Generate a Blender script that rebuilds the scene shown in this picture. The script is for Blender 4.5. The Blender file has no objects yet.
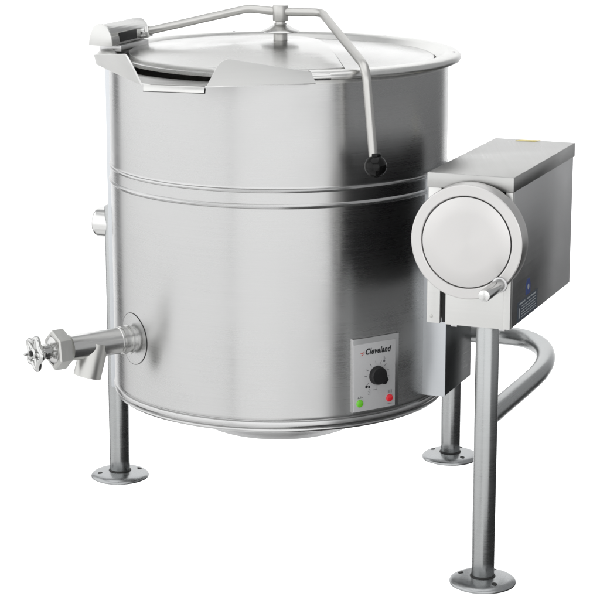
import bpy, bmesh, math
from mathutils import Vector, Matrix

scene = bpy.context.scene
COL = scene.collection
R = math.radians
PI = math.pi

# ------------------------------------------------------------------ materials
def nodes_of(m):
    m.use_nodes = True
    nt = m.node_tree
    return nt, nt.nodes, nt.links

def steel(name, col=(.60, .60, .59), rough=.26, aniso=.0, fast='z', brush=1.0, tangent=False, streak=260.0, bump=.05, wear=.06, f82=.72):
    """Brushed stainless steel: fine scratches that run across the 'fast' axis plus slow cloudy wear."""
    m = bpy.data.materials.new(name)
    nt, N, L = nodes_of(m)
    p = N['Principled BSDF']
    p.inputs['Metallic'].default_value = 1
    p.inputs['Specular Tint'].default_value = (f82, f82, f82, 1)
    tc = N.new('ShaderNodeTexCoord')
    mp = N.new('ShaderNodeMapping')
    sc = {'x': (streak, 3, 3), 'y': (3, streak, 3), 'z': (3, 3, streak), 'xy': (streak, streak, 3)}[fast]
    mp.inputs['Scale'].default_value = sc
    L.new(tc.outputs['Object'], mp.inputs['Vector'])
    n1 = N.new('ShaderNodeTexNoise'); n1.inputs['Scale'].default_value = 1.0
    n1.inputs['Detail'].default_value = 6; n1.inputs['Roughness'].default_value = .7
    L.new(mp.outputs['Vector'], n1.inputs['Vector'])
    n2 = N.new('ShaderNodeTexNoise'); n2.inputs['Scale'].default_value = 7
    n2.inputs['Detail'].default_value = 4
    L.new(tc.outputs['Object'], n2.inputs['Vector'])
    # roughness = rough + streaks + clouds
    mr = N.new('ShaderNodeMapRange'); mr.inputs['From Min'].default_value = .25; mr.inputs['From Max'].default_value = .75
    mr.inputs['To Min'].default_value = rough - .05 * brush; mr.inputs['To Max'].default_value = rough + .05 * brush
    L.new(n1.outputs['Fac'], mr.inputs['Value'])
    mr2 = N.new('ShaderNodeMapRange'); mr2.inputs['From Min'].default_value = .3; mr2.inputs['From Max'].default_value = .7
    mr2.inputs['To Min'].default_value = -.045; mr2.inputs['To Max'].default_value = .045
    L.new(n2.outputs['Fac'], mr2.inputs['Value'])
    ad = N.new('ShaderNodeMath'); ad.operation = 'ADD'
    L.new(mr.outputs[0], ad.inputs[0]); L.new(mr2.outputs[0], ad.inputs[1])
    L.new(ad.outputs[0], p.inputs['Roughness'])
    # colour: base with faint scratches and wear
    mx = N.new('ShaderNodeMix'); mx.data_type = 'RGBA'
    mx.inputs['A'].default_value = (*[c * (1 - 1.2 * wear) for c in col], 1)
    mx.inputs['B'].default_value = (*[min(1, c * (1 + 1.2 * wear)) for c in col], 1)
    av = N.new('ShaderNodeMath'); av.operation = 'MULTIPLY_ADD'; av.inputs[1].default_value = .7
    ml = N.new('ShaderNodeMath'); ml.operation = 'MULTIPLY'; ml.inputs[1].default_value = .3
    L.new(n2.outputs['Fac'], ml.inputs[0])
    L.new(n1.outputs['Fac'], av.inputs[0]); L.new(ml.outputs[0], av.inputs[2])
    L.new(av.outputs[0], mx.inputs['Factor'])
    L.new(mx.outputs['Result'], p.inputs['Base Color'])
    b = N.new('ShaderNodeBump'); b.inputs['Strength'].default_value = bump; b.inputs['Distance'].default_value = .0006
    L.new(n1.outputs['Fac'], b.inputs['Height'])
    L.new(b.outputs['Normal'], p.inputs['Normal'])
    p.inputs['Anisotropic'].default_value = aniso
    p.inputs['Anisotropic Rotation'].default_value = .25 if tangent else 0
    if tangent:
        t = N.new('ShaderNodeTangent'); t.direction_type = 'RADIAL'; t.axis = 'Z'
        L.new(t.outputs['Tangent'], p.inputs['Tangent'])
    return m

def plain(name, col, rough=.5, metal=0.0, coat=0.0, mottled=.12, scale=60):
    m = bpy.data.materials.new(name)
    nt, N, L = nodes_of(m)
    p = N['Principled BSDF']
    p.inputs['Metallic'].default_value = metal
    p.inputs['Coat Weight'].default_value = coat
    tc = N.new('ShaderNodeTexCoord')
    n = N.new('ShaderNodeTexNoise'); n.inputs['Scale'].default_value = scale; n.inputs['Detail'].default_value = 4
    L.new(tc.outputs['Object'], n.inputs['Vector'])
    mx = N.new('ShaderNodeMix'); mx.data_type = 'RGBA'
    mx.inputs['A'].default_value = (*[c * (1 - mottled) for c in col], 1)
    mx.inputs['B'].default_value = (*[min(1, c * (1 + mottled)) for c in col], 1)
    L.new(n.outputs['Fac'], mx.inputs['Factor'])
    L.new(mx.outputs['Result'], p.inputs['Base Color'])
    mr = N.new('ShaderNodeMapRange'); mr.inputs['To Min'].default_value = max(.02, rough - .06); mr.inputs['To Max'].default_value = rough + .06
    L.new(n.outputs['Fac'], mr.inputs['Value']); L.new(mr.outputs[0], p.inputs['Roughness'])
    return m

M_drum = steel('brushed_steel_drum', (.57, .57, .567), .29, .62, 'z', tangent=True, streak=620, bump=0.0, wear=.08)
M_ring = steel('polished_steel_ring', (.68, .68, .67), .16, .3, 'z', tangent=True, streak=200, bump=.02)
M_rim = steel('satin_steel_rim', (.68, .68, .665), .34, 0, 'xy', streak=90, bump=.03, f82=.85)
M_lid = steel('spun_steel_lid', (.57, .57, .56), .25, .70, 'z', tangent=True, streak=200, bump=0, wear=.04, f82=.80)
M_hinge = steel('folded_steel_hinge', (.58, .58, .57), .24, 0, 'z', streak=160, bump=.03)
M_spout = steel('satin_steel_spout', (.80, .80, .785), .50, 0, 'z', streak=120, bump=.03)
M_box = steel('brushed_steel_housing', (.62, .62, .62), .34, 0, 'z', streak=420, bump=.10, wear=.10)
M_boxlid = steel('brushed_steel_cover', (.50, .50, .49), .33, 0, 'x', streak=200, bump=.08)
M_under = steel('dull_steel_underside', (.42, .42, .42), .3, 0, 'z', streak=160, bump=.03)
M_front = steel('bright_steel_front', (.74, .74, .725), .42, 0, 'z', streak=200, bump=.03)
M_wheel = steel('turned_steel_wheel', (.67, .66, .65), .38, .50, 'z', tangent=True, streak=120, bump=.0, wear=.03)
M_leg = steel('satin_steel_tube', (.44, .45, .45), .27, 0, 'z', streak=340, bump=.10, wear=.12)
M_foot = steel('cast_steel_foot', (.40, .41, .415), .30, 0, 'xy', streak=80, bump=.12, wear=.14)
M_valve = steel('machined_steel_valve', (.72, .72, .71), .22, 0, 'z', streak=160, bump=.03)
M_nut = steel('cast_steel_nut', (.56, .56, .54), .38, 0, 'xy', streak=140, bump=.25, wear=.14)
M_chrome = steel('chrome_steel', (.62, .62, .61), .22, 0, 'z', streak=100, bump=.05)
M_lever = steel('polished_steel_bar', (.60, .595, .575), .40, 0, 'z', streak=120, bump=.03)
M_brk = steel('steel_bracket', (.60, .62, .64), .36, 0, 'z', streak=260, bump=.06)
M_shade = plain('dark_shade_steel', (.006, .006, .007), .6)  # near-black colour stands in for shade on the inner faces
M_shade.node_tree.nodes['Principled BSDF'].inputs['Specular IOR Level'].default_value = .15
M_brkside = steel('shaded_steel_bracket', (.20, .21, .215), .32, 0, 'z', streak=260, bump=.05)  # darker copy of the bracket steel, side shade put into its colour
M_dark = plain('dark_gap', (.012, .012, .012), .6)
M_black = plain('black_phenolic', (.006, .006, .006), .14)
M_black.node_tree.nodes['Principled BSDF'].inputs['Specular IOR Level'].default_value = .22
M_knob = plain('black_plastic', (.005, .005, .006), .5)
M_panel = plain('silver_panel_film', (.56, .56, .565), .5, metal=.2, mottled=.04, scale=300)
M_ink = plain('black_ink', (.015, .015, .018), .5)
M_redink = plain('red_ink', (.55, .12, .10), .5)
M_greyink = plain('grey_ink', (.12, .12, .13), .5)
M_green = plain('green_lens', (.16, .62, .03), .25, coat=.5, mottled=.05)
M_red = plain('red_lens', (.80, .02, .035), .25, coat=.5, mottled=.05)
M_label = plain('dark_label_film', (.035, .05, .075), .4)
M_labelw = plain('pale_label_print', (.40, .43, .45), .5)
M_blue = plain('blue_label_print', (.02, .05, .22), .45)
M_yellow = plain('yellow_sticker', (.72, .60, .16), .5)

# ------------------------------------------------------------------ mesh helpers
def link(name, bm, mat, parent=None, smooth=40):
    bmesh.ops.recalc_face_normals(bm, faces=bm.faces)
    me = bpy.data.meshes.new(name)
    bm.to_mesh(me); bm.free()
    if smooth:
        for f in me.polygons: f.use_smooth = True
        me.set_sharp_from_angle(angle=R(smooth))
    me.materials.append(mat)
    o = bpy.data.objects.new(name, me)
    COL.objects.link(o)
    if parent: o.parent = parent
    return o

def lathe(prof, seg=128, a0=0.0, a1=2 * PI, bm=None, mat=None, closed=False):
    """Revolve (r, z) about local Z; mat places it. closed = profile is a loop."""
    bm = bm or bmesh.new()
    full = abs((a1 - a0) - 2 * PI) < 1e-6
    n = seg if full else seg + 1
    rows = []
    for r, z in prof:
        if r < 1e-7:
            v = bm.verts.new((0, 0, z)); rows.append([v] * n)
        else:
            rows.append([bm.verts.new((r * math.cos(a0 + (a1 - a0) * i / seg), r * math.sin(a0 + (a1 - a0) * i / seg), z)) for i in range(n)])
    newv = [v for row in rows for v in row]
    pairs = list(zip(rows, rows[1:])) + ([(rows[-1], rows[0])] if closed else [])
    for A, B in pairs:
        for i in range(seg):
            j = (i + 1) % n
            q = []
            for v in (A[i], A[j], B[j], B[i]):
                if v not in q: q.append(v)
            if len(q) > 2:
                try: bm.faces.new(q)
                except ValueError: pass
    if not full and closed:
        bm.faces.new([r[0] for r in rows]); bm.faces.new([r[-1] for r in rows][::-1])
    if mat is not None:
        bmesh.ops.transform(bm, matrix=mat, verts=list(set(newv)))
    return bm

def frame_z(p, d, roll=None):
    """Matrix whose local Z points along d, at p."""
    d = Vector(d).normalized()
    ref = Vector(roll) if roll else (Vector((0, 0, 1)) if abs(d.z) < .95 else Vector((1, 0, 0)))
    x = ref.cross(d).normalized(); y = d.cross(x)
    m = Matrix((x, y, d)).transposed().to_4x4(); m.translation = Vector(p)
    return m

def rod(p, q, r, seg=40, bev=.0015, bm=None, r2=None):
    p, q = Vector(p), Vector(q); h = (q - p).length
    r2 = r if r2 is None else r2
    b = min(bev, r * .4)
    prof = [(0, 0), (r - b, 0), (r - .3 * b, .3 * b), (r, b), (r2, h - b), (r2 - .3 * b, h - .3 * b), (r2 - b, h), (0, h)]
    return lathe(prof, seg, bm=bm, mat=frame_z(p, q - p))

def box_bm(org, u, v, w, su, sv, sw, bev=.0, bm=None, seg=2):
    """Box from corner org along the unit axes u, v, w."""
    t = bmesh.new()
    bmesh.ops.create_cube(t, size=1)
    m = Matrix((Vector(u) * su, Vector(v) * sv, Vector(w) * sw)).transposed().to_4x4()
    m.translation = Vector(org) + Vector(u) * su / 2 + Vector(v) * sv / 2 + Vector(w) * sw / 2
    bmesh.ops.transform(t, matrix=m, verts=t.verts)
    if bev: bmesh.ops.bevel(t, geom=t.edges[:] , offset=bev, segments=seg, profile=.5, affect='EDGES')
    return merge(bm, t)

def merge(bm, t):
    if bm is None: return t
    me = bpy.data.meshes.new('merge'); t.to_mesh(me); t.free()
    bm.from_mesh(me); bpy.data.meshes.remove(me)
    return bm

def fillet(pts, rads, n=10):
    """Round the inner corners of a polyline."""
    pts = [Vector(p) for p in pts]
    out = [pts[0]]
    for i in range(1, len(pts) - 1):
        a, b, c = pts[i - 1], pts[i], pts[i + 1]
        r = rads[i - 1]
        d1, d2 = (a - b).normalized(), (c - b).normalized()
        ang = d1.angle(d2); t = min(r / math.tan(ang / 2), .49 * (a - b).length, .49 * (c - b).length)
        p0, p2 = b + d1 * t, b + d2 * t
        for k in range(n + 1):
            s = k / n
            out.append(p0 * (1 - s) ** 2 + b * 2 * s * (1 - s) + p2 * s * s)
    out.append(pts[-1])
    return out

def tube(path, r, seg=28, bm=None, cap=True):
    bm = bm or bmesh.new()
    path = [Vector(p) for p in path]
    rings = []; prev = None
    for i, p in enumerate(path):
        d = (path[min(i + 1, len(path) - 1)] - path[max(i - 1, 0)]).normalized()
        if prev is None:
            ref = Vector((0, 0, 1)) if abs(d.z) < .9 else Vector((1, 0, 0))
            x = ref.cross(d).normalized()
        else:
            x = (prev - d * prev.dot(d)).normalized()
        prev = x; y = d.cross(x)
        rings.append([bm.verts.new(p + (x * math.cos(2 * PI * k / seg) + y * math.sin(2 * PI * k / seg)) * r) for k in range(seg)])
    for A, B in zip(rings, rings[1:]):
        for k in range(seg):
            bm.faces.new((A[k], A[(k + 1) % seg], B[(k + 1) % seg], B[k]))
    if cap:
        bm.faces.new(rings[0][::-1]); bm.faces.new(rings[-1])
    return bm

def prism(poly, org, u, v, n, h, bm=None, bev=0):
    """Extrude a 2-D polygon lying in the (u, v) plane by h along n."""
    t = bmesh.new()
    org, u, v, n = Vector(org), Vector(u), Vector(v), Vector(n)
    a = [t.verts.new(org + u * x + v * y) for x, y in poly]
    b = [t.verts.new(org + u * x + v * y + n * h) for x, y in poly]
    t.faces.new(a[::-1]); t.faces.new(b)
    for i in range(len(poly)):
        j = (i + 1) % len(poly)
        t.faces.new((a[i], a[j], b[j], b[i]))
    if bev: bmesh.ops.bevel(t, geom=t.edges[:], offset=bev, segments=2, profile=.5, affect='EDGES')
    return merge(bm, t)

def slab(quad, thick, bev=.0012, bm=None):
    """A sheet-metal plate from corner points (planar or a little twisted), given thickness."""
    q = [Vector(p) for p in quad]
    c = sum(q, Vector()) / len(q)
    n = Vector()
    for i in range(len(q)):
        n += (q[i] - c).cross(q[(i + 1) % len(q)] - c)
    n.normalize()
    t = bmesh.new()
    a = [t.verts.new(p + n * thick / 2) for p in q]; b = [t.verts.new(p - n * thick / 2) for p in q]
    t.faces.new(a); t.faces.new(b[::-1])
    for i in range(len(q)):
        j = (i + 1) % len(q)
        t.faces.new((a[i], b[i], b[j], a[j]))
    if bev: bmesh.ops.bevel(t, geom=t.edges[:], offset=bev, segments=2, profile=.5, affect='EDGES')
    return merge(bm, t)

def disc_pts(cx, cy, r, n=32, a0=0):
    return [(cx + r * math.cos(a0 + 2 * PI * i / n), cy + r * math.sin(a0 + 2 * PI * i / n)) for i in range(n)]

# ------------------------------------------------------------------ the kettle
kettle = bpy.data.objects.new('steam_kettle', None)
COL.objects.link(kettle)
kettle['label'] = 'stainless steel tilting steam kettle with lever lid, drain valve, control panel and round crank wheel'
kettle['category'] = 'kettle'
kettle.empty_display_size = .2
def part(name, bm, mat, parent=None, smooth=40):
    return link(name, bm, mat, parent or kettle, smooth)

UZ = Vector((0, 0, 1))
T = -.3912
U = Vector((math.cos(T), math.sin(T), 0))       # tilt axis, towards the crank housing
V = Vector((-math.sin(T), math.cos(T), 0))      # away from the pouring side
B0 = Vector((.315, -.6004, 0))
def fb(u, v, z): return B0 + U * u + V * v + UZ * z
def pol(r, a, z): return Vector((r * math.sin(a), -r * math.cos(a), z))   # a = 0 faces -Y

# --- drum
RB = .400
prof = [(.398, 1.0720), (.4000, 1.0710)]
prof += [(RB, 1.068), (RB, 1.064), (RB, .8450), (RB, .8420), (.4006, .8405), (.4028, .8390), (.4040, .8360), (.4028, .8330), (.4010, .8315),
         (.4010, .8290), (.4012, .8090), (.4012, .8070), (.4034, .8050), (.4052, .8015), (.4036, .7980), (.4006, .7962), (RB, .7950), (RB, .7920)]
prof += [(RB, .3160), (RB, .3125), (.3992, .3100), (.3975, .3085), (.3975, .3070), (.3992, .3060), (.4012, .3050), (.4022, .3020)]
prof += [(.4018, .2960), (.3990, .2915), (.3960, .2900), (.3985, .2880), (.3990, .2850), (.3960, .2810), (.388, .2780), (.37, .2760), (.33, .2700)]
drum_prof_in = [(.386, .30), (.386, 1.088)]
bm = lathe(prof, 256)
drum = part('drum', bm, M_drum, smooth=25)
bm = lathe([(.3975, 1.0700), (.386, 1.0700), (.386, .95), (.378, .80), (.34, .62), (.24, .50), (0, .46)], 160)
part('inner_bowl', bm, M_rim, drum)
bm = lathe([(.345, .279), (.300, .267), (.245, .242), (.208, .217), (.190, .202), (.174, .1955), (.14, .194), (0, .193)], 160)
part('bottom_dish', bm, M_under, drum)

# --- rim: rolled flange, cut open where the pouring spout joins
aL, aR = R(-80), R(9.5)
rp = [(.3862, 1.0712), (.3705, 1.0800), (.3712, 1.0845), (.3760, 1.0885), (.3860, 1.0960), (.393, 1.1015), (.402, 1.1020), (.416, 1.1012), (.4235, 1.0985), (.4282, 1.0935),
      (.4290, 1.0880), (.4268, 1.0835), (.4225, 1.0825), (.4190, 1.0850), (.4030, 1.0870), (.4008, 1.0820), (.4008, 1.0712)]
# lathe angles run from +X; a point at 'a' (0 = -Y) sits at lathe angle a - 90 deg
bm = lathe(rp, 200, aR - PI / 2, aL - PI / 2 + 2 * PI, closed=True)
rim = part('rim', bm, M_rim)
for a in (R(83), R(140), R(196)):
    part('rivet', lathe([(0, 0), (.004, 0), (.0035, .001), (0, .0016)], 16, mat=Matrix.Translation(pol(.412, a, 1.1010))), M_dark, rim)

# --- pouring spout: flared sheet-metal beak
P1 = Vector((-.421, -.070, 1.076)); P2 = Vector((-.292, -.480, 1.083)); P3 = Vector((-.153, -.515, 1.083)); P4 = Vector((.080, -.440, 1.080))
T1 = Vector((-.428, -.055, 1.097)); T2 = Vector((-.324, -.466, 1.147)); T3 = Vector((-.121, -.500, 1.142)); T4 = Vector((.070, -.432, 1.103))
def arc_pts(a0, a1, r, z, n): return [pol(r, a0 + (a1 - a0) * i / n, z) for i in range(n + 1)]
bm = bmesh.new()
inner = arc_pts(R(-76), R(9), .394, 1.0735, 24)
cen = Vector((-.17, -.24, 1.086))
Q1, Q2, Q3, Q4 = [p.lerp(cen, .03) for p in (P1, P2, P3, P4)]
outer_path = [Q1, Q1.lerp(Q2, .33), Q1.lerp(Q2, .66), Q2, Q2.lerp(Q3, .33), Q2.lerp(Q3, .66), Q3, Q3.lerp(Q4, .33), Q3.lerp(Q4, .66), Q4]
segl = [0]
for a, b in zip(outer_path, outer_path[1:]): segl.append(segl[-1] + (b - a).length)
def along(s):
    s *= segl[-1]
    for i in range(len(segl) - 1):
        if s <= segl[i + 1] + 1e-9:
            return outer_path[i].lerp(outer_path[i + 1], (s - segl[i]) / (segl[i + 1] - segl[i]))
    return outer_path[-1]
top = []; bot = []
for i in range(25):
    o = along(i / 24)
    row = [inner[i].lerp(o, k / 6) for k in range(7)]
    top.append([bm.verts.new(p) for p in row]); bot.append([bm.verts.new(p - UZ * .003) for p in row])
for i in range(24):
    for k in range(6):
        bm.faces.new((top[i][k], top[i + 1][k], top[i + 1][k + 1], top[i][k + 1]))
        bm.faces.new((bot[i][k], bot[i][k + 1], bot[i + 1][k + 1], bot[i + 1][k]))
    bm.faces.new((top[i][6], top[i + 1][6], bot[i + 1][6], bot[i][6]))
    bm.faces.new((top[i][0], bot[i][0], bot[i + 1][0], top[i + 1][0]))
for i in (0, 24):
    for k in range(6):
        bm.faces.new((top[i][k], top[i][k + 1], bot[i][k + 1], bot[i][k]))
spout = part('pouring_spout', bm, M_valve, smooth=30)

def wing(A, B, TB, TA, name):
    """side sheet of the spout: a ruled sheet with a rounded upper front corner"""
    n, m = 60, 8
    t = bmesh.new()
    Lb = (TB - TA).length; rc = .020 / Lb
    g = []
    for i in range(n + 1):
        s_ = i / n
        lo = A.lerp(B, s_); hi = TA.lerp(TB, s_)
        k = 1.0
        if s_ > 1 - rc: k = 1 - .30 * (1 - math.sqrt(max(0, 1 - ((s_ - 1 + rc) / rc) ** 2)))
        g.append([t.verts.new(lo.lerp(hi, k * q / m)) for q in range(m + 1)])
    for i in range(n):
        for q in range(m):
            t.faces.new((g[i][q], g[i + 1][q], g[i + 1][q + 1], g[i][q + 1]))
    bmesh.ops.recalc_face_normals(t, faces=t.faces)
    bmesh.ops.solidify(t, geom=t.faces[:], thickness=.0035)
    return part(name, t, M_spout, spout, smooth=35)
wing(P4, P3, T3, T4, 'side_wing')
wing(P1, P2, T2, T1, 'side_wing')
# turned-down drip lip in front of the opening
dz = UZ * -.011
e = (P3 - P2).normalized(); out = Vector((e.y, -e.x, 0))
if out.y > 0: out = -out
A = P2 + e * .004 + out * .003; Bq = P3 - e * .004 + out * .003
back = out * -.0022
part('lip_shade', slab([A - e * .0012 + back + dz * .5, Bq + e * .0016 + back + dz * .4, Bq + e * .0016 + dz * 1.33 + back + out * .004, A - e * .0012 + dz * 1.31 + back + out * .004], .0012, 0), M_dark, spout)  # dark strip stands in for the shade round the lip's edge
part('drip_lip', slab([A, Bq, Bq + dz * 1.2 + out * .004, A + dz * 1.2 + out * .004], .0035, .0008), M_rim, spout)
# bead weld where the right wing meets the rim
part('wing_weld', tube(arc_pts(R(8.5), R(15), .431, 1.091, 8), .0075, 16), M_chrome, spout)

# --- lid: shallow dome sitting just below the rim
lid_p = [(.3660, 1.0805), (.3660, 1.0880), (.3645, 1.0892), (.3600, 1.0896), (.352, 1.0892), (.345, 1.0895)]
for k in range(1, 13):
    t = k / 12
    lid_p.append((.345 * (1 - t) + 1e-9 * (k == 12), 1.0895 + .024 * (1 - (1 - t) ** 1.4)))
lid_p[-1] = (0, lid_p[-1][1])
lid = part('lid', lathe(lid_p, 160), M_lid)
# raised leaf: the hinged part of the cover, with its stepped right-hand edge
def lid_z(x, y):
    r = math.hypot(x, y)
    return 1.0895 + .024 * (1 - min(1, r / .345) ** 1.4) if r < .345 else 1.0895 - .0012 * (r - .345) / .015
edge = [(.352 * math.cos(a), .352 * math.sin(a)) for a in [R(-66 - k * 2.5) for k in range(0, 68)]]
a_end = edge[-1]
curve = [Vector((a_end[0], a_end[1], 0)), Vector((-.150, .288, 0)), Vector((-.085, .240, 0)), Vector((.000, .214, 0)), Vector((.060, .150, 0)), Vector((.100, .030, 0)), Vector((.124, -.140, 0)), Vector((edge[0][0], edge[0][1], 0))]
cm = [curve[0]] + curve + [curve[-1]]
for i in range(1, len(cm) - 2):
    for k in range(1, 9):
        t = k / 8
        p0, p1, p2, p3 = cm[i - 1:i + 3]
        q = .5 * ((2 * p1) + (p2 - p0) * t + (2 * p0 - 5 * p1 + 4 * p2 - p3) * t * t + (3 * p1 - p0 - 3 * p2 + p3) * t ** 3)
        edge.append((q.x, q.y))
edge = edge[:-1]
# small relief notch at the back
bm = bmesh.new()
cx0, cy0 = -.10, -.06
NR = 22
rings_ = []
for k in range(1, NR + 1):
    f_ = k / NR
    rings_.append([bm.verts.new((cx0 + (x - cx0) * f_, cy0 + (y - cy0) * f_, lid_z(cx0 + (x - cx0) * f_, cy0 + (y - cy0) * f_) + .0105)) for x, y in edge])
ne = len(edge)
rings_.append([bm.verts.new((cx0 + (x - cx0) * 1.004, cy0 + (y - cy0) * 1.004, lid_z(x, y) + .0085)) for x, y in edge])
rings_.append([bm.verts.new((cx0 + (x - cx0) * 1.005, cy0 + (y - cy0) * 1.005, lid_z(x, y) - .0005)) for x, y in edge])
c0 = bm.verts.new((cx0, cy0, lid_z(cx0, cy0) + .0105))
for i in range(ne):
    bm.faces.new((c0, rings_[0][i], rings_[0][(i + 1) % ne]))
for A_, B_ in zip(rings_, rings_[1:]):
    for i in range(ne):
        bm.faces.new((A_[i], B_[i], B_[(i + 1) % ne], A_[(i + 1) % ne]))
leaf = part('lid_leaf', bm, M_lid, lid, 30)
seam = [(cx0 + (x - cx0) * 1.012, cy0 + (y - cy0) * 1.012) for x, y in edge[67:]]
part('seam_shade', tube([(x, y, lid_z(x, y) + .0032) for x, y in seam], .0028, 10), M_dark, lid)  # dark strip added as the shade along the leaf's stepped edge
# lid post, saucer and collar
hub_c = Vector((.004, 0, 0))
bm = lathe([(.0235, 1.1160), (.0235, 1.1225), (.0165, 1.1240), (.0165, 1.143), (.0155, 1.146)], 40, mat=Matrix.Translation(hub_c))
part('lid_post', bm, M_lever, lid)
bm = lathe([(.014, 1.1440), (.044, 1.1435), (.0460, 1.1445), (.0452, 1.1460), (.036, 1.1500), (.020, 1.1590), (.016, 1.1610), (.0145, 1.163)], 64, mat=Matrix.Translation(hub_c))
part('saucer_washer', bm, M_chrome, lid)

# --- lid lever
bar = fillet([(-.372, .147, 1.118), (-.3270, .130, 1.1290), (-.072, .028, 1.1955), (.004, 0, 1.1905), (.100, -.040, 1.1925),
              (.188, -.430, 1.113), (.2065, -.436, .905)], [.05, .10, .3, .035, .045], 10)
lever = part('lid_lever', tube(bar, .0098, 28), M_lever)
bm = lathe([(.0105, 1.161), (.0125, 1.1615), (.0125, 1.164), (.0118, 1.166), (.0118, 1.168), (.0172, 1.1695), (.0182, 1.1715), (.0182, 1.2035), (.0172, 1.2055), (.0, 1.2058)], 48, mat=Matrix.Translation(hub_c))
part('lever_collar', bm, M_lever, lever)
bm = bmesh.new()
ball_c = Vector((.2105, -.4375, .898))
bmesh.ops.create_uvsphere(bm, u_segments=48, v_segments=32, radius=.0250, matrix=Matrix.Translation(ball_c))
rod(ball_c + UZ * .020, ball_c + UZ * .029, .0115, 32, bm=bm)
part('ball_knob', bm, M_black, lever)

# --- lid hinge: half-round channel housing on a base over the rim
HA = Vector((-.418, -.004, 0)); HB = Vector((-.342, .182, 0)); hd = (HB - HA).normalized(); hl = (HB - HA).length
hx = Vector((hd.y, -hd.x, 0))            # towards the kettle axis
w = .027
sec = [(-w - .002, 0), (w + .002, 0), (w, .020)] + [(w * math.cos(a) * .98, .022 + .026 * math.sin(a)) for a in [R(d) for d in range(0, 181, 15)]] + [(-w, .020)]
bm = prism(sec, HA + UZ * 1.112, hx, UZ, hd, hl, bev=.0008)
hinge = part('lid_hinge', bm, M_hinge)
bm = prism([(-w - .004, -.001), (w + .004, -.001), (w + .002, .020), (w * .7, .043), (w * .2, .051), (-w * .2, .051), (-w * .7, .043), (-w - .002, .020)], HA + UZ * 1.1125 - hd * .003, hx, UZ, hd, .004, bev=.0006)
part('end_cap', bm, M_rim, hinge)
piv = Vector((-.349, .1385, 1.1225)); bd = (Vector((-.327, .130, 1.129)) - Vector((-.372, .147, 1.118))).normalized()
part('slot_plate', box_bm(HA + hx * (w - .0005) + hd * .045 + UZ * 1.117, hx, hd, UZ, .004, .085, .022, .001), M_dark, hinge)
bm = rod(piv - bd * .042, piv - bd * .004, .0150)
lathe([(0, 0), (.0145, 0), (.0155, .002), (.0155, .012), (.0145, .014), (0, .014)], 6, bm=bm, mat=frame_z(piv - bd * .003, bd))
rod(piv + bd * .012, piv + bd * .034, .0128, bm=bm)
lathe([(0, 0), (.0140, 0), (.0150, .002), (.0150, .008), (.0140, .010), (0, .010)], 6, bm=bm, mat=frame_z(piv + bd * .034, bd))
part('pivot_nut', bm, M_chrome, hinge)
bm = box_bm(HA + hd * .030 - hx * .020 + UZ * 1.096, hx, hd, UZ, .058, .150, .015, .002)
part('hinge_base', bm, M_box, hinge)

# --- trunnion boss on the far side, and the post that carries it
tc_ = -U * .40 + UZ * .653
bm = lathe([(0, -.03), (.0375, -.03), (.0375, .078), (.0365, .083), (.0335, .088), (.027, .0915), (.015, .0935), (0, .0940)], 56, mat=frame_z(tc_, -U))
part('trunnion_boss', bm, M_valve)
hp = Vector((-.400, .135, 0)); hpd = hp.normalized(); hpt = Vector((-hpd.y, hpd.x, 0))
bm = box_bm(hp - hpd * .010 - hpt * .026 + UZ * .245, hpd, hpt, UZ, .0235, .052, .840, .004)
part('hinge_post', bm, M_brk)

# --- control panel on the drum
pc = Vector((.2145, -.3390, 0)); pu = Vector((.0965, .0605, 0)).normalized(); pn = Vector((pu.y, -pu.x, 0))
PZ0, PZ1 = .3195, .4775
PW = .1140
pb = pc + pn * .0030 - pu * PW / 2          # lower-left corner line of the film
bm = box_bm(pb - pn * .020 - pu * .002 + UZ * (PZ0 - .002), pu, pn, UZ, PW + .013, .019, PZ1 - PZ0 + .015, .0012)
panel = part('control_panel', bm, M_box)
film = part('panel_film', box_bm(pb - pn * .0012 + UZ * PZ0, pu, pn, UZ, PW, .0024, PZ1 - PZ0, .0005), M_panel, panel)
PH = PZ1 - PZ0
def pp(fx, fy, h=.0012): return pb + pu * PW * fx + UZ * (PZ1 - PH * fy) + pn * h   # fractions from the top left
def text_mesh(body, size, shear=0.0, bold=0.0, align='LEFT'):
    cu = bpy.data.curves.new('lettering', 'FONT'); cu.body = body; cu.size = size; cu.shear = shear; cu.offset = bold
    cu.align_x = align; cu.space_character = 1.10; cu.extrude = .0002; cu.resolution_u = 4
    ob = bpy.data.objects.new('lettering', cu); COL.objects.link(ob)
    bpy.context.view_layer.update()
    dg = bpy.context.evaluated_depsgraph_get()
    me = bpy.data.meshes.new_from_object(ob.evaluated_get(dg))
    bpy.data.objects.remove(ob); bpy.data.curves.remove(cu)
    return me
def text(name, body, pos, u, n, size, width, mat, parent, shear=0.0, bold=0.0, up=UZ):
    me = text_mesh(body, size, shear, bold)
    xs = [v.co.x for v in me.vertices]; x0, x1 = min(xs), max(xs)
    k = width / (x1 - x0)
    m = Matrix((u * k, up, n)).transposed().to_4x4(); m.translation = pos
    me.transform(Matrix.Translation((-x0, 0, 0))); me.transform(m)
    me.materials.clear(); me.materials.append(mat); me.name = name
    o = bpy.data.objects.new(name, me); COL.objects.link(o); o.parent = parent
    return o
text('lettering', 'Cleveland', pp(.275, .165, .0016), pu, pn, .0195, .071, M_ink, panel, .28, .0006)
def strip(pts, wd, mat_org=None):
    """thin inked line through panel fractions, as small prisms"""
    b = bmesh.new()
    P = [pp(*q) for q in pts]
    for a, c in zip(P, P[1:]):
        d = (c - a).normalized(); s = pn.cross(d) * wd / 2
        t = [b.verts.new(x + pn * .0003) for x in (a - s, c - s, c + s, a + s)]
        b.faces.new(t)
    return b
def sw(pts, w0): return [pp(x, y) for x, y in pts]
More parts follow.
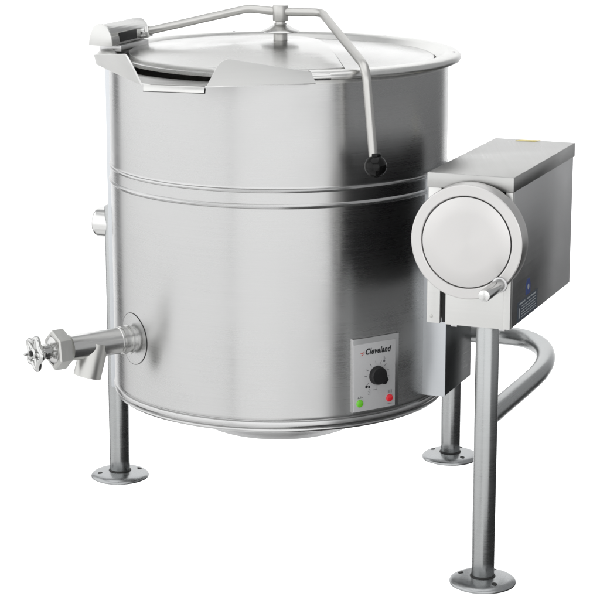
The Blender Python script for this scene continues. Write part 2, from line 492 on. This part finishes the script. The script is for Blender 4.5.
# little winged swoosh before the name
bm = bmesh.new()
for pts in ([(.135, .135), (.19, .150), (.255, .100), (.19, .132)], [(.15, .172), (.20, .175), (.265, .125), (.20, .160)]):
    bm.faces.new([bm.verts.new(pp(x, y, .0016)) for x, y in pts])
part('emblem', bm, M_redink, panel, 0)
# dial scale: ticks round the knob, and the little pictograms
kx, ky = .555, .495
bm = bmesh.new()
for k in range(9):
    a = R(205 - k * 27) if k else R(215)
    c, s = math.cos(a), math.sin(a)
    for r0, r1 in ((.0275, .0345),):
        d = pu * c + UZ * s; t = pu * -s + UZ * c
        o = pp(kx, ky, .0016)
        bm.faces.new([bm.verts.new(o + d * q + t * w_) for q, w_ in ((r0, -.0006), (r1, -.0006), (r1, .0006), (r0, .0006))])
def blot(fx, fy, pts):
    o = pp(fx, fy, .0016)
    bm.faces.new([bm.verts.new(o + pu * x + UZ * y) for x, y in pts])
def rectm(fx, fy, w_, h_): blot(fx, fy, [(-w_ / 2, -h_ / 2), (w_ / 2, -h_ / 2), (w_ / 2, h_ / 2), (-w_ / 2, h_ / 2)])
part('scale_marking', bm, M_greyink, panel, 0)
bm = bmesh.new()   # thermometer
rectm(.725, .265, .0018, .012); blot(.725, .300, disc_pts(0, 0, .0026, 12)); rectm(.755, .25, .003, .0008); rectm(.755, .27, .003, .0008)
part('thermometer_symbol', bm, M_greyink, panel, 0)
bm = bmesh.new()   # flame-like mark and the off line
blot(.30, .645, disc_pts(0, 0, .0036, 10)); blot(.365, .655, disc_pts(0, 0, .0028, 10)); rectm(.33, .635, .008, .0014)
part('heat_symbol', bm, M_ink, panel, 0)
bm = bmesh.new()
rectm(.555, .675, .0009, .014); rectm(.50, .708, .010, .0009)
part('off_line', bm, M_greyink, panel, 0)
bm = bmesh.new()
for k in range(4): rectm(.37, .695 + k * .022, .007 if k % 2 else .005, .0011)
part('off_lettering', bm, M_greyink, panel, 0)
bm = bmesh.new()   # pots over the lamps
rectm(.135, .800, .010, .0012); rectm(.105, .787, .0012, .005); rectm(.165, .787, .0012, .005); rectm(.2, .79, .004, .0012)
part('pot_symbol', bm, M_greyink, panel, 0)
bm = bmesh.new()
for k in range(3): rectm(.835 + k * .035, .770, .0022, .0075)
part('steam_symbol', bm, M_greyink, panel, 0)
bm = bmesh.new()
rectm(.866, .955, .016, .0008)
part('small_print', bm, M_greyink, panel, 0)
# control knob with its pointer
kc = pp(kx, ky, .001)
bm = lathe([(.0215, 0), (.0220, .002), (.0205, .011), (.0190, .0135), (.0, .0140)], 48, mat=frame_z(kc, pn))
ka = R(-38)
kd = (pu * math.cos(ka) + UZ * math.sin(ka)); kt = kd.cross(pn)
prism([(-.012, -.012), (.019, -.0105), (.0275, -.006), (.0275, .006), (.019, .0105), (-.012, .012)], kc + pn * .001, kd, kt, pn, .0110, bm=bm, bev=.0012)
part('dial_knob', bm, M_knob, panel)
for nm, fx, fy, mt, lb in (('indicator_lamp', .140, .878, M_green, 'green indicator lamp'), ('indicator_lamp', .862, .868, M_red, 'red indicator lamp')):
    bm = lathe([(.0092, 0), (.0092, .0012), (.0082, .0030), (.0050, .0042), (0, .0046)], 32, mat=frame_z(pp(fx, fy, .001), pn))
    o = part(nm, bm, mt, panel); o['label'] = lb

# --- drain valve
D = Vector((-.853, -.522, 0)).normalized(); DT = Vector((-D.y, D.x, 0)); DZ = .4530
def dp(s, z=DZ): return D * s + UZ * z
valve = part('drain_valve', lathe([(0, .37), (.0298, .37), (.0298, .4345), (.0318, .4355), (.0318, .4385), (.0302, .4395), (.0302, .5640), (0, .5640)], 64, mat=frame_z(UZ * DZ, D)), M_valve)
def wrapped_ring(r0, r1, rad0, rad1):
    """flat ring about the valve axis, bent round the drum: rad0 inside, rad1 outside radius"""
    b = lathe([(r0, rad0), (r0, rad1), ((r0 + r1) / 2, rad1), (r1, rad1), (r1, rad0)], 96, mat=frame_z(UZ * DZ, D), closed=True)
    for v in b.verts:
        d = v.co.dot(D); flat = Vector((v.co.x, v.co.y, 0)); side = flat - D * d
        dn = math.sqrt(max(1e-6, d * d - side.length_squared))
        v.co = D * dn + side + UZ * v.co.z
    return b
gp = part('gasket_plate', wrapped_ring(.030, .0600, .398, .4013), M_drum, valve)
part('gasket', wrapped_ring(.0600, .0613, .398, .4010), M_dark, gp)
bm = lathe([(.0300, .4100), (.0345, .4105), (.0345, .4145), (.0300, .4150)], 56, mat=frame_z(UZ * DZ, D))
lathe([(.0300, .4220), (.0328, .4225), (.0328, .4315), (.0300, .4320)], 56, bm=bm, mat=frame_z(UZ * DZ, D))
part('valve_collar', bm, M_chrome, valve)
oa = dp(.498, .458); ob_ = dp(.521, .3790); od = (ob_ - oa).normalized()
bm = lathe([(0, 0), (.0322, 0), (.0322, (ob_ - oa).length), (.0290, (ob_ - oa).length), (.0285, (ob_ - oa).length - .05), (0, (ob_ - oa).length - .05)], 56, mat=frame_z(oa, od))
part('outlet_spout', bm, M_nut, valve)
hexm = frame_z(dp(.573), D)
hexm = hexm @ Matrix.Rotation(R(38), 4, 'Z')
bm = lathe([(0, 0), (.0425, 0), (.0465, .0035), (.0465, .0305), (.0425, .0340), (.0355, .0345), (.0340, .0325), (0, .0320)], 6, mat=hexm)
part('union_nut', bm, M_nut, valve, 25)
bm = lathe([(0, 0), (.0320, 0), (.0320, .006), (.022, .012), (.0165, .0135), (.0165, .030), (.0145, .032), (.0145, .036), (0, .036)], 40, mat=frame_z(dp(.602), D))
lathe([(0, 0), (.0185, 0), (.0185, .010), (0, .010)], 6, bm=bm, mat=frame_z(dp(.617), D))
part('valve_stem', bm, M_chrome, valve)
# handwheel: six-lobed star with a hub and spoke webs
bm = bmesh.new()
wm = frame_z(dp(.650), D)
nl = 5; NS = 90
def lobe(a): return .0385 + .0050 * math.cos(nl * a)
ringso = []; secn = 12
for i in range(NS):
    a = 2 * PI * i / NS; r0 = lobe(a)
    ringso.append([bm.verts.new(wm @ Vector(((r0 - .0065 + .0072 * math.cos(q)) * math.cos(a), (r0 - .0065 + .0072 * math.cos(q)) * math.sin(a), .0065 * math.sin(q)))) for q in [2 * PI * k / secn for k in range(secn)]])
for i in range(NS):
    A_, B_ = ringso[i], ringso[(i + 1) % NS]
    for k in range(secn):
        bm.faces.new((A_[k], B_[k], B_[(k + 1) % secn], A_[(k + 1) % secn]))
for i in range(nl):
    a = 2 * PI * i / nl
    dirv = (wm.to_3x3() @ Vector((math.cos(a), math.sin(a), 0)))
    rod(dp(.650) + dirv * .006, dp(.651) + dirv * .034, .0052, 12, bm=bm)
lathe([(0, -.012), (.011, -.012), (.013, -.008), (.013, .006), (.0095, .0095), (0, .010)], 28, bm=bm, mat=wm)
hw = part('handwheel', bm, M_chrome, valve)
bm = lathe([(0, .006), (.0072, .006), (.0072, .0125), (0, .0130)], 6, mat=wm)
part('wheel_nut', bm, M_dark, hw)
part('stem_tip', rod(dp(.661), dp(.678), .0032, 14), M_chrome, hw)

# --- crank housing
BW, BD = .1844, .4908
bm = bmesh.new()
zb, zt = .588, .8862
th = .004
# side, back, top and floor sheets with an open front
box_bm(fb(.0, 0.014, zb), U, V, UZ, th, BD - .016, zt - zb, .0006, bm)
box_bm(fb(BW - th, 0.014, zb), U, V, UZ, th, BD - .016, zt - zb, .0006, bm)
box_bm(fb(th, BD - .006, zb), U, V, UZ, BW - 2 * th, th, zt - zb, .0004, bm)
box_bm(fb(th, .03, zb + .003), U, V, UZ, BW - 2 * th, BD - .04, th, .0004, bm)
house = part('crank_housing', bm, M_box)
# cover with a turned-down skirt
bm = box_bm(fb(-.0025, -.0025, .8815), U, V, UZ, BW + .005, BD + .005, .0320, .0016)
cover = part('housing_cover', bm, M_boxlid, house, 30)
bm = prism([(.052, .470), (.062, .488), (.105, .495), (.098, .474)], fb(0, 0, .9132), U, V, UZ, .0009)
part('caution_sticker', bm, M_yellow, cover, 0)
# front: left flange, groove, recessed panel, right flange
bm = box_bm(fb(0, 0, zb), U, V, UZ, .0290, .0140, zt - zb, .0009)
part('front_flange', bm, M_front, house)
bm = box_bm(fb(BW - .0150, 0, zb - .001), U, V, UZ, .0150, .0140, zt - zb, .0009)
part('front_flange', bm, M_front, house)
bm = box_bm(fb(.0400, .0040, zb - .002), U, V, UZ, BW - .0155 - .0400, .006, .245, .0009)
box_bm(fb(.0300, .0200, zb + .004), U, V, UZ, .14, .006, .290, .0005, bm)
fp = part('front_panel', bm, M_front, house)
part('panel_gap', box_bm(fb(.0295, .0130, zb), U, V, UZ, .0103, .004, .29, .0), M_dark, fp, 0)
part('panel_opening', box_bm(fb(.0295, .0125, .8335), U, V, UZ, BW - .0450, .004, .050, .0), M_dark, fp, 0)
for u_ in (.052, .158):
    part('bottom_tab', box_bm(fb(u_, .006, zb - .006), U, V, UZ, .014, .010, .006, .001), M_box, fp)
for z_ in (.602, .70):
    part('flange_screw', lathe([(0, 0), (.0035, 0), (.003, .001), (0, .0016)], 14, mat=frame_z(fb(.010, 0, z_), -V)), M_nut, house)
# rating label and emblem on the right side
sx = fb(BW, 0, 0)
bm = prism([(.055, .5905), (.205, .5895), (.212, .6335), (.055, .6335)], sx + U * -.0002, V, UZ, U, .0009)
lab = part('rating_label', bm, M_label, house, 0)
bm = bmesh.new()
import random
random.seed(4)
for k in range(5):
    z_ = .596 + k * .0058
    v0 = .085; 
    while v0 < .197:
        l_ = random.uniform(.012, .032)
        v1 = min(v0 + l_, .198)
        box_bm(sx + V * v0 + UZ * z_ + U * .0006, U, V, UZ, .0004, v1 - v0, .0021, 0, bm)
        v0 = v1 + .005
for (v0, v1) in ((.068, .112), (.125, .150), (.155, .196)):
    box_bm(sx + V * v0 + UZ * .6262 + U * .0006, U, V, UZ, .0004, v1 - v0, .0034, 0, bm)
box_bm(sx + V * .064 + UZ * .597 + U * .0006, U, V, UZ, .0004, .0075, .022, 0, bm)
part('label_lettering', bm, M_labelw, lab, 0)
bm = prism([(.118, .637), (.152, .637), (.152, .6565), (.148, .664), (.144, .671), (.128, .671), (.122, .664), (.118, .6565)], sx - U * .0002, V, UZ, U, .0009)
em = part('blue_sticker', bm, M_blue, house, 0)
bm = prism(disc_pts(.135, .653, .0065, 20), sx + U * .0005, V, UZ, U, .0004)
part('sticker_dot', bm, M_labelw, em, 0)

# --- crank wheel
wc = fb(.1035, 0, .7810)
wr = .1215
wmx = frame_z(wc, -V)          # local z points to the viewer
prof = [(0, .014), (.060, .014), (.1195, .0150), (.1212, .0170), (wr, .0200), (wr, .0560), (.1205, .0585), (.1185, .0597), (.1000, .0600), (.0985, .0592), (.0978, .0580),
        (.0974, .0562), (.0958, .0562), (.0954, .0588), (.0940, .0593), (.060, .0598), (0, .0600)]
wheel = part('crank_wheel', lathe(prof, 160), M_wheel, None, 28)
wheel.matrix_basis = wmx
WI = wmx.inverted()
part('wheel_hub', rod(fb(.1035, .012, .781), fb(.1035, -.020, .781), .035, 40), M_box, wheel).matrix_parent_inverse = WI
part('wheel_groove', lathe([(.0959, .0550), (.0973, .0550), (.0973, .0566), (.0959, .0566)], 120, mat=wmx, closed=True), M_dark, wheel).matrix_parent_inverse = WI
hb = fb(.1035 + .0750, -.058, .781 - .0830)
bm = rod(hb - V * .0060, hb - V * .1150, .0128, 36, .0025)
handle = part('crank_handle', bm, M_valve, wheel)
handle.matrix_parent_inverse = WI
part('handle_collar', rod(hb, hb - V * .0065, .0165, 36), M_box, wheel).matrix_parent_inverse = WI

# --- bracket between drum and housing
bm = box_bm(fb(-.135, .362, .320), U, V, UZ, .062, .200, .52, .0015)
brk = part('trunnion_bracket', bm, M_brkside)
part('bracket_front_lit', box_bm(fb(-.1352, .3595, .3190), U, V, UZ, .0630, .0030, .5210, .0008), M_brk, brk)  # added plate, its lighter steel stands in for light on the front
part('bracket_shade_sheet', box_bm(fb(-.1370, .3640, .3215), U, V, UZ, .0025, .196, .5170, .0005), M_shade, brk)  # added sheet, keeps the bracket's reflection in the drum dark
part('side_shade_panel', box_bm(fb(-.0052, .0150, zb + .002), U, V, UZ, .0054, BD - .02, .9115 - zb - .002, .0003), M_shade, house)  # added panel, keeps the housing's reflection in the drum dark
part('trunnion_shaft', rod(fb(-.08, .435, .735), fb(.004, .435, .735), .045, 40), M_box, brk)

# --- legs with feet
def leg(x, y, ztop, holes, r=.0250):
    L_ = part('leg', rod((x, y, .010), (x, y, ztop), r, 56), M_leg)
    fpz = [(0, .0), (.0690, .0), (.0725, .0020), (.0732, .0050), (.0715, .0085), (.0660, .0120), (.0560, .0150), (.0420, .0168), (.0300, .0176), (0, .0176)]
    ft = part('foot', lathe(fpz, 88, mat=Matrix.Translation((x, y, 0))), M_foot, L_)
    b = lathe([(r, .0174), (r + .0032, .0178), (r + .0022, .0196), (r, .0205)], 48, mat=Matrix.Translation((x, y, 0)))
    part('weld_bead', b, M_dark, L_)
    for a in holes:
        a = R(a)
        hpn = Vector((math.cos(a), math.sin(a), 0))
        c = Vector((x, y, 0)) + hpn * .0525
        nrm = (UZ + hpn * .20).normalized()
        b = lathe([(0, .0), (.0060, .0), (.0060, .0008), (0, .0009)], 20, mat=frame_z(c + UZ * .0154, nrm))
        part('bolt_hole', b, M_dark, L_)
    return L_
legF = leg(.445, -.613, .592, (152, 58, -66))
legB = leg(.445, .298, .46, (146, 56, -58))
legL = leg(-.4055, .150, .70, (-160, 24, 110), .0254)

# --- U-shaped brace joining the two right legs
pth = [(.445, -.613, .375), (.640, -.110, .375), (.600, .150, .375), (.445, .298, .375)]
pth = [(.452, -.592, .375), (.5135, -.452, .375), (.576, -.306, .375)]
import itertools
def bez(a, b, c, d, n=28):
    a, b, c, d = map(Vector, (a, b, c, d))
    return [a * (1 - t) ** 3 + b * 3 * t * (1 - t) ** 2 + c * 3 * t * t * (1 - t) + d * t ** 3 for t in [i / n for i in range(n + 1)]]
path = [Vector((.449, -.600, .375)), Vector((.512, -.455, .375))] + bez((.574, -.310, .375), (.672, -.085, .375), (.665, .105, .375), (.540, .125, .375)) + bez((.520, .128, .375), (.47, .137, .375), (.447, .18, .375), (.446, .270, .375), 14)
part('brace_tube', tube(path, .0225, 40), M_leg)
bm = lathe([(.0225, 0), (.0262, .002), (.0232, .006), (.0225, .007)], 40, mat=frame_z((.4560, -.5845, .375), (.063, .145, 0)))

# ------------------------------------------------------------------ setting: clear acrylic stage, white backlit screen behind
bm = bmesh.new()
bm.faces.new([bm.verts.new(p) for p in ((-3.0, -4.0, 0), (3.0, -4.0, 0), (3.0, 3.0, 0), (-3.0, 3.0, 0))])
M_floor = bpy.data.materials.new('clear_acrylic')
nt, N, L = nodes_of(M_floor)
N.remove(N['Principled BSDF']); outn = N['Material Output']
tr = N.new('ShaderNodeBsdfTransparent'); df = N.new('ShaderNodeBsdfDiffuse'); mxs = N.new('ShaderNodeMixShader')
df.inputs['Color'].default_value = (.9, .9, .9, 1); mxs.inputs['Fac'].default_value = .03
L.new(tr.outputs[0], mxs.inputs[1]); L.new(df.outputs[0], mxs.inputs[2]); L.new(mxs.outputs[0], outn.inputs['Surface'])
fl = link('floor', bm, M_floor, None, 0)
fl['kind'] = 'structure'; fl['label'] = 'clear stage floor under the kettle feet, white like the backdrop'; fl['category'] = 'floor'

bm = bmesh.new()
bm.faces.new([bm.verts.new(p) for p in ((-2.3, 3.4, -4.5), (2.3, 3.4, -4.5), (2.3, 3.4, 4.5), (-2.3, 3.4, 4.5))])
M_sweep = bpy.data.materials.new('white_screen')
nt, N, L = nodes_of(M_sweep)
N.remove(N['Principled BSDF']); outn = N['Material Output']
tr = N.new('ShaderNodeBsdfTranslucent'); df = N.new('ShaderNodeBsdfDiffuse'); mxs = N.new('ShaderNodeMixShader')
tr.inputs['Color'].default_value = (.95, .95, .95, 1); df.inputs['Color'].default_value = (.9, .9, .9, 1); mxs.inputs['Fac'].default_value = .2
L.new(tr.outputs[0], mxs.inputs[1]); L.new(df.outputs[0], mxs.inputs[2]); L.new(mxs.outputs[0], outn.inputs['Surface'])
bd_ = link('backdrop', bm, M_sweep, None, 0)
bd_['kind'] = 'structure'; bd_['label'] = 'seamless white studio backdrop behind the kettle'; bd_['category'] = 'backdrop'

# ------------------------------------------------------------------ light
def area(name, loc, target, sx, sy, power, col=(1, 1, 1)):
    l = bpy.data.lights.new(name, 'AREA'); l.shape = 'RECTANGLE'; l.size = sx; l.size_y = sy; l.energy = power; l.color = col
    o = bpy.data.objects.new(name, l); COL.objects.link(o); o.location = loc
    d = Vector(target) - Vector(loc)
    o.rotation_euler = d.to_track_quat('-Z', 'Y').to_euler()
    return o
def radiance(sx, sy, L_): return L_ * PI * sx * sy
area('screen_light', (0, 3.8, 0), (0, 0, 0), 5.0, 10.0, radiance(5.0, 10.0, 1.45))
# softboxes, with an added fill from below
area('softbox_left', (-3.6, -1.3, .9), (0, -1.3, .9), 9.2, 6.5, radiance(9.2, 6.5, 1.02))
area('fill_low', (-1.6, -1.6, -2.3), (-1.6, -1.6, 0), 3.6, 6.0, radiance(3.6, 6.0, .9))  # added lamp under the floor, stands in for bounce onto the undersides
area('softbox_front', (.4, -8.4, .2), (.4, 0, .2), 10.8, 10.0, radiance(10.8, 10.0, 1.08))
area('softbox_top', (-.6, -1.4, 4.2), (-.6, -1.4, 0), 4.6, 5.0, radiance(4.6, 5.0, 1.0))

# studio surroundings: a lit white wall behind, dim everywhere else
w_ = bpy.data.worlds.new('World'); scene.world = w_; w_.use_nodes = True
nt = w_.node_tree; N, L = nt.nodes, nt.links
bg = N['Background']
tc = N.new('ShaderNodeTexCoord'); sp = N.new('ShaderNodeSeparateXYZ'); L.new(tc.outputs['Generated'], sp.inputs[0])
mr = N.new('ShaderNodeMapRange'); mr.interpolation_type = 'SMOOTHSTEP'
mr.inputs['From Min'].default_value = .80; mr.inputs['From Max'].default_value = .91
mr.inputs['To Min'].default_value = .16; mr.inputs['To Max'].default_value = 1.05
L.new(sp.outputs['Y'], mr.inputs['Value'])
bg.inputs['Color'].default_value = (.975, .985, 1, 1)
mz = N.new('ShaderNodeMapRange'); mz.interpolation_type = 'SMOOTHSTEP'      # dark studio floor far below
mz.inputs['From Min'].default_value = -.25; mz.inputs['From Max'].default_value = -.05
mz.inputs['To Min'].default_value = .025; mz.inputs['To Max'].default_value = .44
L.new(sp.outputs['Z'], mz.inputs['Value']); L.new(mz.outputs[0], mr.inputs['To Min'])
L.new(mr.outputs[0], bg.inputs['Strength'])

# ------------------------------------------------------------------ camera
cd = bpy.data.cameras.new('camera'); cam = bpy.data.objects.new('camera', cd); COL.objects.link(cam)
f, pitch, yaw, CD, CH = 2140.4923, .2321, .0099, 5.0448, 1.6876
cd.sensor_width = 36; cd.sensor_fit = 'HORIZONTAL'; cd.lens = f / 600 * 36
cd.clip_start = .05; cd.clip_end = 100
cam.location = (0, -CD, CH); cam.rotation_euler = (PI / 2 - pitch, 0, -yaw)
scene.camera = cam
vs = scene.view_settings
vs.view_transform = 'Standard'; vs.look = 'None'; vs.exposure = 0; vs.gamma = 1
scene.cycles.max_bounces = 10; scene.cycles.glossy_bounces = 6
scene.cycles.use_denoising = True
